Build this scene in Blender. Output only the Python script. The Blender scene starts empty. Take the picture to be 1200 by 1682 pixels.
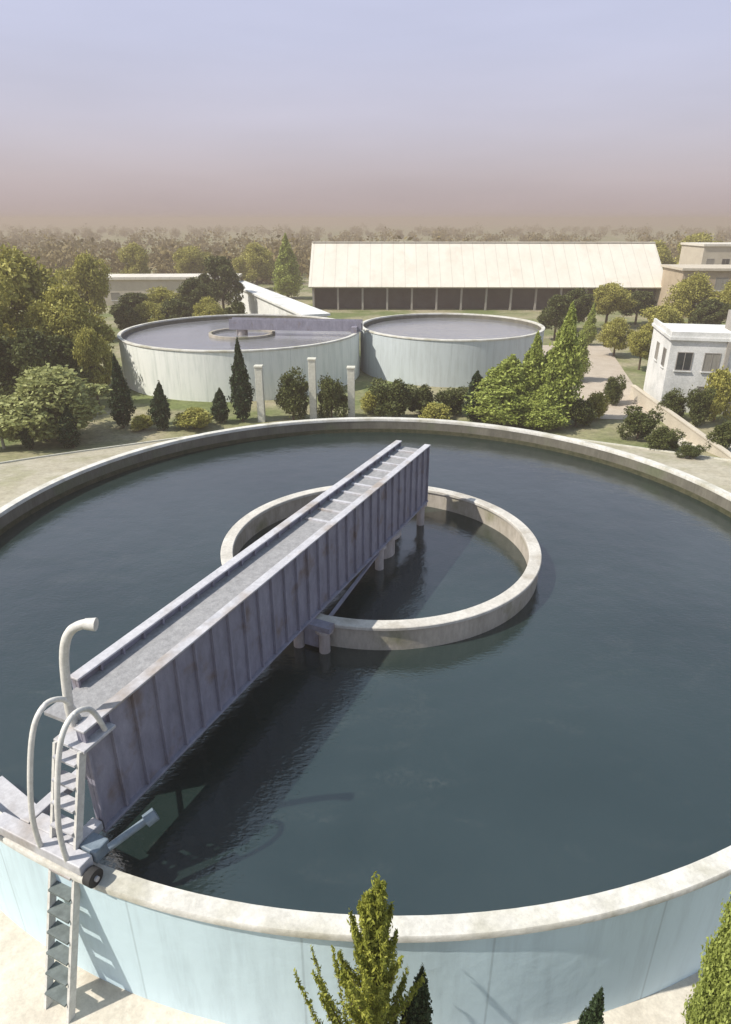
import bpy, math, random
import numpy as np
from mathutils import Vector
S = bpy.context.scene
COL = S.collection
R = math.radians
random.seed(7)

# ---------------------------------------------------------------- camera
H_CAM = 11.0
PITCH = 23.87
cam = bpy.data.cameras.new('camera')
cam.sensor_fit = 'VERTICAL'
cam.sensor_height = 24.0
cam.lens = 24.0 * 1087.0 / 1682.0
cam.clip_start = 0.1
cam.clip_end = 9000
camo = bpy.data.objects.new('camera', cam)
COL.objects.link(camo)
camo.location = (0, 0, H_CAM)
camo.rotation_euler = (R(90 - PITCH), 0, 0)
S.camera = camo

# ---------------------------------------------------------------- sky, sun, exposure
SUN_EL = 50.0
SUN_AZ = 74.0            # degrees to the left of «straight back at the viewer»
to_sun = Vector((-math.sin(R(SUN_AZ)) * math.cos(R(SUN_EL)), -math.cos(R(SUN_AZ)) * math.cos(R(SUN_EL)), math.sin(R(SUN_EL))))
W = bpy.data.worlds.new("World")
S.world = W
W.use_nodes = True
wn = W.node_tree.nodes
wl = W.node_tree.links
bg = wn['Background']
sky = wn.new('ShaderNodeTexSky')
sky.sky_type = 'NISHITA'
sky.sun_disc = False
sky.sun_elevation = R(SUN_EL)
sky.sun_rotation = math.atan2(to_sun.x, to_sun.y)
sky.air_density = 1.0
sky.dust_density = 4.0
sky.ozone_density = 1.5
# a thin even haze veils the whole sky: pinkish low down, lavender higher up
wtc = wn.new('ShaderNodeTexCoord')
wsep = wn.new('ShaderNodeSeparateXYZ')
wl.new(wtc.outputs['Generated'], wsep.inputs[0])
wr = wn.new('ShaderNodeValToRGB')
wl.new(wsep.outputs[2], wr.inputs[0])
el = wr.color_ramp.elements
el[0].position = 0.0; el[0].color = (0.45, 0.37, 0.37, 1)
el[1].position = 0.60; el[1].color = (0.29, 0.395, 0.50, 1)
for p_, c_ in ((0.05, (0.455, 0.39, 0.42, 1)), (0.12, (0.475, 0.44, 0.525, 1)), (0.20, (0.47, 0.465, 0.59, 1)), (0.34, (0.46, 0.475, 0.62, 1))):
    e_ = el.new(p_); e_.color = c_
wgain = wn.new('ShaderNodeVectorMath')
wgain.operation = 'SCALE'
wgain.inputs['Scale'].default_value = 9.6
wl.new(wr.outputs[0], wgain.inputs[0])
wmp = wn.new('ShaderNodeMapping')
wmp.inputs['Scale'].default_value = (1.6, 1.6, 9.0)
wl.new(wtc.outputs['Generated'], wmp.inputs[0])
wno = wn.new('ShaderNodeTexNoise')
wno.inputs['Scale'].default_value = 1.3
wno.inputs['Detail'].default_value = 6
wl.new(wmp.outputs[0], wno.inputs[0])
wmr = wn.new('ShaderNodeMapRange')
wmr.inputs[1].default_value = 0.3
wmr.inputs[2].default_value = 0.7
wmr.inputs[3].default_value = 9.0
wmr.inputs[4].default_value = 10.3
wl.new(wno.outputs[0], wmr.inputs[0])
wl.new(wmr.outputs[0], wgain.inputs['Scale'])
tint = wn.new('ShaderNodeMix')
tint.data_type = 'RGBA'
tint.blend_type = 'MIX'
tint.inputs[0].default_value = 0.72
wl.new(wgain.outputs[0], tint.inputs[7])
wl.new(sky.outputs[0], tint.inputs[6])
wl.new(tint.outputs[2], bg.inputs[0])
bg.inputs[1].default_value = 0.12
sun = bpy.data.lights.new('sun', 'SUN')
sun.energy = 4.6
sun.angle = R(0.6)
sun.color = (1.0, 0.93, 0.82)
suno = bpy.data.objects.new('sun', sun)
COL.objects.link(suno)
suno.rotation_euler = to_sun.to_track_quat('Z', 'Y').to_euler()
S.view_settings.view_transform = 'Standard'
S.view_settings.look = 'None'
S.view_settings.exposure = 0.32
S.view_settings.gamma = 1.0
S.cycles.volume_bounces = 1
S.cycles.max_bounces = 6

# ---------------------------------------------------------------- material helpers
def new_mat(name):
    m = bpy.data.materials.new(name)
    m.use_nodes = True
    nt = m.node_tree
    b = nt.nodes['Principled BSDF']
    return m, nt.nodes, nt.links, b

def surf(name, c1, c2, scale=1.0, rough=0.8, bump=0.15, stretch=(1, 1, 1), c3=None, scale3=0.15, metal=0.0, bscale=6.0, spec=0.3, lo=0.35, hi=0.65, lo3=0.52, hi3=0.68, fine=0.22, fscale=9.0, seam=0):
    """two tones mixed by noise, an optional third in large patches, fine bump"""
    m, N, L, b = new_mat(name)
    tc = N.new('ShaderNodeTexCoord')
    mp = N.new('ShaderNodeMapping')
    mp.inputs['Scale'].default_value = stretch
    L.new(tc.outputs['Object'], mp.inputs[0])
    n = N.new('ShaderNodeTexNoise')
    n.inputs['Scale'].default_value = scale
    n.inputs['Detail'].default_value = 7
    n.inputs['Roughness'].default_value = 0.65
    L.new(mp.outputs[0], n.inputs[0])
    r = N.new('ShaderNodeMapRange')
    r.inputs[1].default_value = lo
    r.inputs[2].default_value = hi
    L.new(n.outputs[0], r.inputs[0])
    mx = N.new('ShaderNodeMix')
    mx.data_type = 'RGBA'
    mx.inputs[6].default_value = (*c1, 1)
    mx.inputs[7].default_value = (*c2, 1)
    L.new(r.outputs[0], mx.inputs[0])
    out = mx.outputs[2]
    if c3:
        n3 = N.new('ShaderNodeTexNoise')
        n3.inputs['Scale'].default_value = scale3
        n3.inputs['Detail'].default_value = 6
        L.new(tc.outputs['Object'], n3.inputs[0])
        r3 = N.new('ShaderNodeMapRange')
        r3.inputs[1].default_value = lo3
        r3.inputs[2].default_value = hi3
        L.new(n3.outputs[0], r3.inputs[0])
        m3 = N.new('ShaderNodeMix')
        m3.data_type = 'RGBA'
        L.new(r3.outputs[0], m3.inputs[0])
        L.new(out, m3.inputs[6])
        m3.inputs[7].default_value = (*c3, 1)
        out = m3.outputs[2]
    if fine:
        nf = N.new('ShaderNodeTexNoise')
        nf.inputs['Scale'].default_value = fscale
        nf.inputs['Detail'].default_value = 9
        nf.inputs['Roughness'].default_value = 0.75
        L.new(mp.outputs[0], nf.inputs[0])
        rf = N.new('ShaderNodeMapRange')
        rf.inputs[1].default_value = 0.3
        rf.inputs[2].default_value = 0.7
        rf.inputs[3].default_value = 1 - fine
        rf.inputs[4].default_value = 1 + fine * .6
        L.new(nf.outputs[0], rf.inputs[0])
        sc_ = N.new('ShaderNodeVectorMath')
        sc_.operation = 'SCALE'
        L.new(out, sc_.inputs[0])
        L.new(rf.outputs[0], sc_.inputs['Scale'])
        out = sc_.outputs[0]
    if seam:
        sp = N.new('ShaderNodeSeparateXYZ')
        L.new(tc.outputs['Object'], sp.inputs[0])
        md_ = N.new('ShaderNodeMath')
        md_.operation = 'PINGPONG'
        md_.inputs[1].default_value = seam / 2
        L.new(sp.outputs[0], md_.inputs[0])
        rs = N.new('ShaderNodeMapRange')
        rs.inputs[1].default_value = 0.0
        rs.inputs[2].default_value = 0.09
        rs.inputs[3].default_value = 0.72
        rs.inputs[4].default_value = 1.0
        L.new(md_.outputs[0], rs.inputs[0])
        ss = N.new('ShaderNodeVectorMath')
        ss.operation = 'SCALE'
        L.new(out, ss.inputs[0])
        L.new(rs.outputs[0], ss.inputs['Scale'])
        out = ss.outputs[0]
    L.new(out, b.inputs['Base Color'])
    b.inputs['Roughness'].default_value = rough
    b.inputs['Metallic'].default_value = metal
    b.inputs['Specular IOR Level'].default_value = spec
    if bump:
        nb = N.new('ShaderNodeTexNoise')
        nb.inputs['Scale'].default_value = bscale
        nb.inputs['Detail'].default_value = 6
        L.new(tc.outputs['Object'], nb.inputs[0])
        bp = N.new('ShaderNodeBump')
        bp.inputs['Strength'].default_value = bump
        bp.inputs['Distance'].default_value = 0.05
        L.new(nb.outputs[0], bp.inputs['Height'])
        L.new(bp.outputs[0], b.inputs['Normal'])
    return m

def leaf_mat(name, dark, light, trans=0.25):
    m, N, L, b = new_mat(name)
    g = N.new('ShaderNodeNewGeometry')
    tc = N.new('ShaderNodeTexCoord')
    n = N.new('ShaderNodeTexNoise')
    n.inputs['Scale'].default_value = 0.9
    n.inputs['Detail'].default_value = 3
    L.new(tc.outputs['Object'], n.inputs[0])
    a = N.new('ShaderNodeMath')
    a.operation = 'MULTIPLY_ADD'
    L.new(g.outputs['Random Per Island'], a.inputs[0])
    a.inputs[1].default_value = 0.6
    L.new(n.outputs[0], a.inputs[2])
    r = N.new('ShaderNodeMapRange')
    r.inputs[1].default_value = 0.4
    r.inputs[2].default_value = 1.1
    L.new(a.outputs[0], r.inputs[0])
    mx = N.new('ShaderNodeMix')
    mx.data_type = 'RGBA'
    mx.inputs[6].default_value = (*dark, 1)
    mx.inputs[7].default_value = (*light, 1)
    L.new(r.outputs[0], mx.inputs[0])
    L.new(mx.outputs[2], b.inputs['Base Color'])
    b.inputs['Roughness'].default_value = 0.6
    b.inputs['Specular IOR Level'].default_value = 0.2
    t = N.new('ShaderNodeBsdfTranslucent')
    L.new(mx.outputs[2], t.inputs[0])
    ms = N.new('ShaderNodeMixShader')
    ms.inputs[0].default_value = trans
    L.new(b.outputs[0], ms.inputs[1])
    L.new(t.outputs[0], ms.inputs[2])
    L.new(ms.outputs[0], N['Material Output'].inputs[0])
    return m

M = {}
# painted tank wall: pale blue-white paint, faint vertical run-off streaks, a greyed foot
def wall_mat(name, paint, stain, foot):
    m, N, L, b = new_mat(name)
    tc = N.new('ShaderNodeTexCoord')
    mp = N.new('ShaderNodeMapping')
    mp.inputs['Scale'].default_value = (1.6, 1.6, 0.18)
    L.new(tc.outputs['Object'], mp.inputs[0])
    n = N.new('ShaderNodeTexNoise')
    n.inputs['Scale'].default_value = 1.4
    n.inputs['Detail'].default_value = 8
    n.inputs['Roughness'].default_value = 0.7
    L.new(mp.outputs[0], n.inputs[0])
    r = N.new('ShaderNodeMapRange')
    r.inputs[1].default_value = 0.46
    r.inputs[2].default_value = 0.72
    L.new(n.outputs[0], r.inputs[0])
    m1 = N.new('ShaderNodeMix')
    m1.data_type = 'RGBA'
    m1.inputs[6].default_value = (*paint, 1)
    m1.inputs[7].default_value = (*stain, 1)
    L.new(r.outputs[0], m1.inputs[0])
    gr = N.new('ShaderNodeTexGradient')              # pour joints every few metres round the wall
    gr.gradient_type = 'RADIAL'
    L.new(tc.outputs['Object'], gr.inputs[0])
    mj = N.new('ShaderNodeMath')
    mj.operation = 'PINGPONG'
    mj.inputs[1].default_value = 0.5 / 30
    L.new(gr.outputs[1], mj.inputs[0])
    rj = N.new('ShaderNodeMapRange')
    rj.inputs[1].default_value = 0.00012
    rj.inputs[2].default_value = 0.00030
    rj.inputs[3].default_value = 0.80
    rj.inputs[4].default_value = 1.0
    L.new(mj.outputs[0], rj.inputs[0])
    sj = N.new('ShaderNodeVectorMath')
    sj.operation = 'SCALE'
    L.new(m1.outputs[2], sj.inputs[0])
    L.new(rj.outputs[0], sj.inputs['Scale'])
    n2 = N.new('ShaderNodeTexNoise')
    n2.inputs['Scale'].default_value = 0.5
    n2.inputs['Detail'].default_value = 6
    L.new(tc.outputs['Object'], n2.inputs[0])
    sx = N.new('ShaderNodeSeparateXYZ')
    L.new(tc.outputs['Object'], sx.inputs[0])
    ad = N.new('ShaderNodeMath')
    ad.operation = 'MULTIPLY_ADD'
    L.new(n2.outputs[0], ad.inputs[0])
    ad.inputs[1].default_value = -1.6
    L.new(sx.outputs[2], ad.inputs[2])
    r2 = N.new('ShaderNodeMapRange')           # splashed soil along the foot of the wall
    r2.inputs[1].default_value = -3.2
    r2.inputs[2].default_value = -4.2
    L.new(ad.outputs[0], r2.inputs[0])
    m2 = N.new('ShaderNodeMix')
    m2.data_type = 'RGBA'
    L.new(r2.outputs[0], m2.inputs[0])
    L.new(sj.outputs[0], m2.inputs[6])
    m2.inputs[7].default_value = (*foot, 1)
    L.new(m2.outputs[2], b.inputs['Base Color'])
    b.inputs['Roughness'].default_value = 0.75
    nb = N.new('ShaderNodeTexNoise')
    nb.inputs['Scale'].default_value = 3
    nb.inputs['Detail'].default_value = 8
    L.new(tc.outputs['Object'], nb.inputs[0])
    bp = N.new('ShaderNodeBump')
    bp.inputs['Strength'].default_value = 0.2
    bp.inputs['Distance'].default_value = 0.05
    L.new(nb.outputs[0], bp.inputs['Height'])
    L.new(bp.outputs[0], b.inputs['Normal'])
    return m

M['wall'] = wall_mat('painted_tank_wall', (0.57, 0.715, 0.78), (0.47, 0.59, 0.645), (0.46, 0.48, 0.44))
M['rim'] = surf('rim_concrete', (0.66, 0.65, 0.61), (0.52, 0.51, 0.47), 1.5, 0.85, 0.25, c3=(0.40, 0.385, 0.31), scale3=0.9, lo3=.48, hi3=.7)
M['inner'] = surf('shade_toned_inner_concrete', (0.17, 0.16, 0.13), (0.11, 0.105, 0.085), 1.2, 0.7, 0.2, stretch=(1, 1, 0.3), c3=(0.13, 0.14, 0.09), scale3=0.5)  # base darkened so the inner wall's shade is in the colour
M['algae'] = surf('algae_band', (0.045, 0.05, 0.025), (0.09, 0.085, 0.05), 3.0, 0.6, 0.2, fine=.4)
M['ring'] = surf('ring_concrete', (0.60, 0.58, 0.54), (0.46, 0.44, 0.40), 1.3, 0.8, 0.25, c3=(0.36, 0.33, 0.28), scale3=0.8)
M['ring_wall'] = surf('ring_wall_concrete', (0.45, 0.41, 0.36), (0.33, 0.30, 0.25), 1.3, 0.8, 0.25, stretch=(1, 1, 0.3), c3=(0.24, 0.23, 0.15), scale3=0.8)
M['flange'] = surf('pale_steel', (0.52, 0.52, 0.55), (0.42, 0.42, 0.45), 2.0, 0.5, 0.08, c3=(0.33, 0.29, 0.26), scale3=0.9)
M['rail'] = surf('galvanised_rail', (0.26, 0.26, 0.29), (0.20, 0.20, 0.22), 3.0, 0.5, 0.05)
M['deck'] = surf('deck_grating', (0.33, 0.33, 0.34), (0.25, 0.25, 0.26), 5.0, 0.7, 0.3, bscale=20)
M['girder'] = surf('girder_paint', (0.29, 0.285, 0.35), (0.225, 0.22, 0.275), 1.4, 0.55, 0.1, stretch=(1, 1, .4), c3=(0.20, 0.165, 0.165), scale3=1.3, lo3=.58, hi3=.72, fine=.25, fscale=5)
M['post'] = surf('post_paint', (0.48, 0.44, 0.43), (0.36, 0.31, 0.29), 2.0, 0.6, 0.1, stretch=(1, 1, .3))
M['white_pipe'] = surf('white_pipe', (0.66, 0.65, 0.62), (0.54, 0.53, 0.50), 2.0, 0.5, 0.06)
M['tread'] = surf('tread_steel', (0.17, 0.20, 0.20), (0.10, 0.12, 0.12), 3.0, 0.6, 0.1)
M['motor'] = surf('motor_paint', (0.20, 0.25, 0.30), (0.13, 0.17, 0.21), 3.0, 0.45, 0.08)
M['tyre'] = surf('tyre_rubber', (0.025, 0.025, 0.028), (0.04, 0.04, 0.04), 3.0, 0.8, 0.1)
M['ground'] = surf('dry_ground', (0.34, 0.30, 0.21), (0.25, 0.24, 0.13), 0.35, 0.95, 0.5, c3=(0.14, 0.17, 0.06), scale3=0.11, bscale=3, lo3=0.42, hi3=0.60, fine=.5, fscale=2.2)
M['road'] = surf('pale_concrete_road', (0.44, 0.41, 0.33), (0.36, 0.33, 0.25), 0.6, 0.9, 0.3, c3=(0.30, 0.29, 0.19), scale3=0.35, fine=.3, fscale=3)
M['apron'] = surf('apron_concrete', (0.62, 0.58, 0.50), (0.50, 0.46, 0.39), 0.9, 0.9, 0.3, c3=(0.42, 0.37, 0.30), scale3=0.4)
M['paving'] = surf('pinkish_paving', (0.47, 0.41, 0.34), (0.40, 0.345, 0.28), 0.8, 0.9, 0.3)
M['roof'] = surf('shed_roof_sheet', (0.70, 0.665, 0.59), (0.63, 0.595, 0.52), 0.3, 0.6, 0.05, stretch=(1, .2, 1), c3=(0.60, 0.54, 0.46), scale3=0.3, lo3=.55, hi3=.8, fine=.12, fscale=1.2, seam=2.2)
M['shed_front_shade'] = surf('shed_front_shade', (0.10, 0.09, 0.09), (0.07, 0.06, 0.06), 0.4, 0.9, 0.1)
M['cream'] = surf('cream_plaster', (0.56, 0.51, 0.42), (0.48, 0.43, 0.35), 0.6, 0.9, 0.1)
M['white'] = surf('white_plaster', (0.74, 0.74, 0.73), (0.64, 0.65, 0.64), 0.8, 0.85, 0.12, c3=(0.55, 0.56, 0.55), scale3=0.4)
M['grey_wall'] = surf('grey_plaster', (0.36, 0.34, 0.31), (0.29, 0.27, 0.24), 0.5, 0.9, 0.1)
M['tan_wall'] = surf('tan_plaster', (0.46, 0.38, 0.28), (0.37, 0.30, 0.22), 0.5, 0.9, 0.1)
M['curtain'] = surf('curtain_behind_glass', (0.30, 0.29, 0.26), (0.22, 0.21, 0.19), 2.0, 0.2, 0.0, stretch=(6, 6, .3))
M['glass'] = surf('window_glass', (0.03, 0.035, 0.045), (0.05, 0.055, 0.06), 1.0, 0.12, 0.0, spec=0.5)
M['frame'] = surf('window_frame', (0.30, 0.28, 0.26), (0.25, 0.24, 0.22), 2.0, 0.6, 0.0)
M['bark'] = surf('bark', (0.16, 0.12, 0.085), (0.09, 0.07, 0.05), 3, 0.9, 0.5, stretch=(1, 1, .3))
M['pale_bark'] = surf('pale_bark', (0.45, 0.43, 0.36), (0.33, 0.31, 0.25), 3, 0.9, 0.4, stretch=(1, 1, .3))
M['concrete_post'] = surf('post_concrete', (0.62, 0.61, 0.54), (0.50, 0.50, 0.43), 2, 0.85, 0.2)
M['leaf_cypress'] = leaf_mat('cypress_foliage', (0.022, 0.038, 0.020), (0.055, 0.085, 0.035), 0.12)
M['leaf_olive'] = leaf_mat('olive_foliage', (0.15, 0.15, 0.03), (0.50, 0.47, 0.13))
M['leaf_pale'] = leaf_mat('pale_foliage', (0.20, 0.22, 0.07), (0.44, 0.46, 0.20), 0.3)
M['leaf_bright'] = leaf_mat('bright_foliage', (0.16, 0.20, 0.035), (0.44, 0.50, 0.14), 0.3)
M['leaf_dark'] = leaf_mat('dark_foliage', (0.035, 0.048, 0.016), (0.13, 0.145, 0.045), 0.18)
M['leaf_front'] = leaf_mat('thuja_foliage', (0.13, 0.155, 0.02), (0.38, 0.39, 0.075), 0.3)
M['leaf_far'] = leaf_mat('far_foliage', (0.17, 0.135, 0.055), (0.23, 0.185, 0.08), 0.2)

def water_mat(name, deep, mid, scum, amount=0.6):
    """still turbid water: cloudy tone, thin drifting scum, fine wind ripples"""
    m, N, L, b = new_mat(name)
    tc = N.new('ShaderNodeTexCoord')
    def noise(scale, detail=5, dist=0.0, stretch=None):
        n = N.new('ShaderNodeTexNoise')
        n.inputs['Scale'].default_value = scale
        n.inputs['Detail'].default_value = detail
        n.inputs['Distortion'].default_value = dist
        if stretch:
            mp = N.new('ShaderNodeMapping')
            mp.inputs['Scale'].default_value = stretch
            mp.inputs['Rotation'].default_value = (0, 0, 0.5)
            L.new(tc.outputs['Object'], mp.inputs[0])
            L.new(mp.outputs[0], n.inputs[0])
        else:
            L.new(tc.outputs['Object'], n.inputs[0])
        return n
    def rng_(src, a, c, lo=0.0, hi=1.0):
        r = N.new('ShaderNodeMapRange')
        r.inputs[1].default_value = a
        r.inputs[2].default_value = c
        r.inputs[3].default_value = lo
        r.inputs[4].default_value = hi
        L.new(src, r.inputs[0])
        return r
    cloud = rng_(noise(0.12, 6, 0.8).outputs[0], 0.3, 0.7)
    mx = N.new('ShaderNodeMix')
    mx.data_type = 'RGBA'
    mx.inputs[6].default_value = (*deep, 1)
    mx.inputs[7].default_value = (*mid, 1)
    L.new(cloud.outputs[0], mx.inputs[0])
    patch_ = rng_(noise(0.30, 8, 1.8, (1.0, 2.6, 1.0)).outputs[0], 0.58, 0.74, 0.0, amount)
    grain = rng_(noise(9.0, 6).outputs[0], 0.42, 0.62)
    mu = N.new('ShaderNodeMath')
    mu.operation = 'MULTIPLY'
    L.new(patch_.outputs[0], mu.inputs[0])
    L.new(grain.outputs[0], mu.inputs[1])
    m2 = N.new('ShaderNodeMix')
    m2.data_type = 'RGBA'
    L.new(mu.outputs[0], m2.inputs[0])
    L.new(mx.outputs[2], m2.inputs[6])
    m2.inputs[7].default_value = (*scum, 1)
    L.new(m2.outputs[2], b.inputs['Base Color'])
    ro = rng_(noise(0.25, 4, 0.8, (1.0, 3.0, 1.0)).outputs[0], 0.35, 0.7, 0.05, 0.16)
    L.new(ro.outputs[0], b.inputs['Roughness'])
    b.inputs['IOR'].default_value = 2.1
    ad = N.new('ShaderNodeMath')
    ad.operation = 'MULTIPLY_ADD'
    ad.inputs[1].default_value = 0.25
    L.new(noise(6.5, 4, 0, (1.0, 1.9, 1.0)).outputs[0], ad.inputs[0])
    L.new(noise(0.9, 4).outputs[0], ad.inputs[2])
    bp = N.new('ShaderNodeBump')
    bp.inputs['Strength'].default_value = 0.5
    bp.inputs['Distance'].default_value = 0.06
    L.new(ad.outputs[0], bp.inputs['Height'])
    L.new(bp.outputs[0], b.inputs['Normal'])
    return m
M['water'] = water_mat('turbid_water', (0.007, 0.017, 0.015), (0.020, 0.033, 0.032), (0.09, 0.095, 0.085), .25)
M['far_water'] = water_mat('sky_sheen_water', (0.15, 0.155, 0.17), (0.20, 0.205, 0.215), (0.28, 0.28, 0.26))  # base lightened to paint in the sky's low-angle reflection
M['white_wall'] = wall_mat('white_tank_wall', (0.80, 0.82, 0.78), (0.62, 0.66, 0.62), (0.5, 0.53, 0.45))
M['green_wall'] = wall_mat('weathered_tank_wall', (0.50, 0.55, 0.57), (0.40, 0.44, 0.45), (0.18, 0.22, 0.15))

# ---------------------------------------------------------------- mesh helpers
class MB:
    """collects faces of one mesh"""
    def __init__(s): s.v = []; s.f = []
    def add(s, vs, fs):
        o = len(s.v)
        s.v += [tuple(p) for p in vs]
        s.f += [tuple(i + o for i in f) for f in fs]
    def box(s, x0, x1, y0, y1, z0, z1):
        vs = [(x, y, z) for z in (z0, z1) for y in (y0, y1) for x in (x0, x1)]
        s.add(vs, [(0, 2, 3, 1), (4, 5, 7, 6), (0, 1, 5, 4), (2, 6, 7, 3), (0, 4, 6, 2), (1, 3, 7, 5)])
    def bar(s, a, b, w, h=None, up=(0, 0, 1)):
        a = Vector(a); b = Vector(b); h = h or w
        d = (b - a).normalized(); u = Vector(up)
        if abs(d.dot(u)) > .98: u = Vector((1, 0, 0))
        r = d.cross(u).normalized() * w / 2; t = r.cross(d).normalized() * h / 2
        vs = [p + i * r + j * t for p in (a, b) for i, j in ((-1, -1), (1, -1), (1, 1), (-1, 1))]
        s.add(vs, [(0, 1, 2, 3), (7, 6, 5, 4), (0, 4, 5, 1), (1, 5, 6, 2), (2, 6, 7, 3), (3, 7, 4, 0)])
    def tube(s, pts, r, n=10, caps=True):
        pts = [Vector(p) for p in pts]
        rs = r if isinstance(r, (list, tuple)) else [r] * len(pts)
        vs = []; fs = []
        ref = Vector((0.3, 1, 0.1)).normalized()
        for i, p in enumerate(pts):
            d = (pts[min(i + 1, len(pts) - 1)] - pts[max(i - 1, 0)]).normalized()
            if abs(d.dot(ref)) > .95: ref = Vector((1, 0, 0.2)).normalized()
            u = d.cross(ref).normalized(); w = d.cross(u)
            for k in range(n):
                a = 2 * math.pi * k / n
                vs.append(p + rs[i] * (math.cos(a) * u + math.sin(a) * w))
        for i in range(len(pts) - 1):
            for k in range(n):
                fs.append((i * n + k, i * n + (k + 1) % n, (i + 1) * n + (k + 1) % n, (i + 1) * n + k))
        if caps:
            fs.append(tuple(range(n - 1, -1, -1))); o = (len(pts) - 1) * n
            fs.append(tuple(o + k for k in range(n)))
        s.add(vs, fs)
    def lathe(s, prof, n=192, closed=True):
        m = len(prof); vs = []
        for k in range(n):
            a = 2 * math.pi * k / n
            for r, z in prof: vs.append((r * math.cos(a), r * math.sin(a), z))
        fs = []
        for k in range(n):
            for j in range(m if closed else m - 1):
                a, b = k * m + j, k * m + (j + 1) % m
                c, d = ((k + 1) % n) * m + (j + 1) % m, ((k + 1) % n) * m + j
                fs.append((a, d, c, b))
        s.add(vs, fs)
    def build(s, name, mat, parent=None, smooth=False, bevel=0.0):
        me = bpy.data.meshes.new(name)
        me.from_pydata(s.v, [], s.f)
        me.update()
        import bmesh
        bm = bmesh.new(); bm.from_mesh(me)
        bmesh.ops.recalc_face_normals(bm, faces=bm.faces)
        bm.to_mesh(me); bm.free()
        me.materials.append(mat)
        o = bpy.data.objects.new(name, me)
        COL.objects.link(o)
        if smooth:
            for p in me.polygons: p.use_smooth = True
            me.set_sharp_from_angle(angle=R(35))
        if bevel:
            md = o.modifiers.new('bevel', 'BEVEL'); md.width = bevel; md.segments = 2; md.limit_method = 'ANGLE'
        if parent: o.parent = parent
        return o

def tag(o, label, cat, group=None):
    o['label'] = label; o['category'] = cat
    if group: o['group'] = group
    return o
def struct(o):
    o['kind'] = 'structure'; return o
def thing(name, loc, label, cat, rz=0.0, group=None):
    o = bpy.data.objects.new(name, None)
    o.empty_display_size = 0.3
    COL.objects.link(o)
    o.location = loc; o.rotation_euler = (0, 0, rz)
    return tag(o, label, cat, group)
def clone(o, parent=None):
    c = o.copy(); COL.objects.link(c)
    if parent: c.parent = parent
    for ch in list(o.children): clone(ch, c)
    return c

# picture bearings of the photograph (measured once) turned into places on the ground
TH = R(PITCH)
def ray(u, v):
    a, b = (u - 600) / 1087.0, (v - 841) / 1087.0
    return Vector((a, math.cos(TH) - b * math.sin(TH), -math.sin(TH) - b * math.cos(TH)))
def on_z(u, v, z):
    d = ray(u, v); t = (z - H_CAM) / d.z
    return Vector((d.x * t, d.y * t, z))
def at_y(u, v, y):
    d = ray(u, v); t = y / d.y
    return Vector((d.x * t, y, H_CAM + d.z * t))

# ---------------------------------------------------------------- ground, roads
def gz(x, y):
    t = min(1, max(0, (y - 34) / 17.0))
    return -3.2 - 1.6 * t * t * (3 - 2 * t)
def make_ground():
    xs = [-3000, -800, -200, -60, -30, -15, 0, 15, 30, 60, 200, 800, 3000]
    ys = [-3000, -500, -100, -20, 0, 20, 34] + [34 + .5 * k for k in range(1, 35)] + [60, 80, 120, 200, 500, 1000, 3000]
    mb = MB()
    mb.add([(x, y, gz(x, y)) for y in ys for x in xs], [(j * len(xs) + i, j * len(xs) + i + 1, (j + 1) * len(xs) + i + 1, (j + 1) * len(xs) + i) for j in range(len(ys) - 1) for i in range(len(xs) - 1)])
    return struct(mb.build('ground', M['ground']))
make_ground()
TC = Vector((0.56, 23.2, 0))
def annulus(name, c, r0, r1, dz, mat, rings=8, n=220, a0=0, a1=2 * math.pi):
    mb = MB(); vs = []
    for k in range(n + 1):
        a = a0 + (a1 - a0) * k / n
        for j in range(rings + 1):
            r = r0 + (r1 - r0) * j / rings
            x, y = c.x + r * math.cos(a), c.y + r * math.sin(a)
            vs.append((x, y, gz(x, y) + dz))
    m = rings + 1
    mb.add(vs, [(k * m + j, k * m + j + 1, (k + 1) * m + j + 1, (k + 1) * m + j) for k in range(n) for j in range(rings)])
    return struct(mb.build(name, mat))
annulus('apron', TC, 15.6, 17.3, 0.035, M['apron'], 3)
annulus('road', TC, 21.5, 30.6, 0.03, M['road'], 10)
def kerb(name, c, r, mat, n=260):
    mb = MB(); vs = []
    for k in range(n):
        a = 2 * math.pi * k / n
        for rr, dz in ((r, -.05), (r, .13), (r + .16, .13), (r + .16, -.05)):
            x, y = c.x + rr * math.cos(a), c.y + rr * math.sin(a)
            vs.append((x, y, gz(x, y) + dz))
    mb.add(vs, [(k * 4 + j, ((k + 1) % n) * 4 + j, ((k + 1) % n) * 4 + j + 1, k * 4 + j + 1) for k in range(n) for j in range(3)])
    return struct(mb.build(name, mat))
kerb('kerb', TC, 30.61, M['concrete_post'])
kerb('kerb', TC, 21.33, M['concrete_post'])
def patch(name, quad, dz, mat, n=14):
    a, b, c, d = [Vector(q) for q in quad]
    vs = []
    for i in range(n + 1):
        for j in range(n + 1):
            p = a.lerp(b, i / n).lerp(d.lerp(c, i / n), j / n)
            vs.append((p.x, p.y, gz(p.x, p.y) + dz))
    mb = MB()
    mb.add(vs, [(i * (n + 1) + j, (i + 1) * (n + 1) + j, (i + 1) * (n + 1) + j + 1, i * (n + 1) + j + 1) for i in range(n) for j in range(n)])
    return struct(mb.build(name, mat))
patch('pavement', [(14.5, 56, 0), (25, 55, 0), (33, 92, 0), (22, 92, 0)], 0.045, M['paving'])
patch('path', [(22, 49.5, 0), (25.5, 45, 0), (45, 50, 0), (45, 54, 0)], 0.06, M['apron'])

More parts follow.
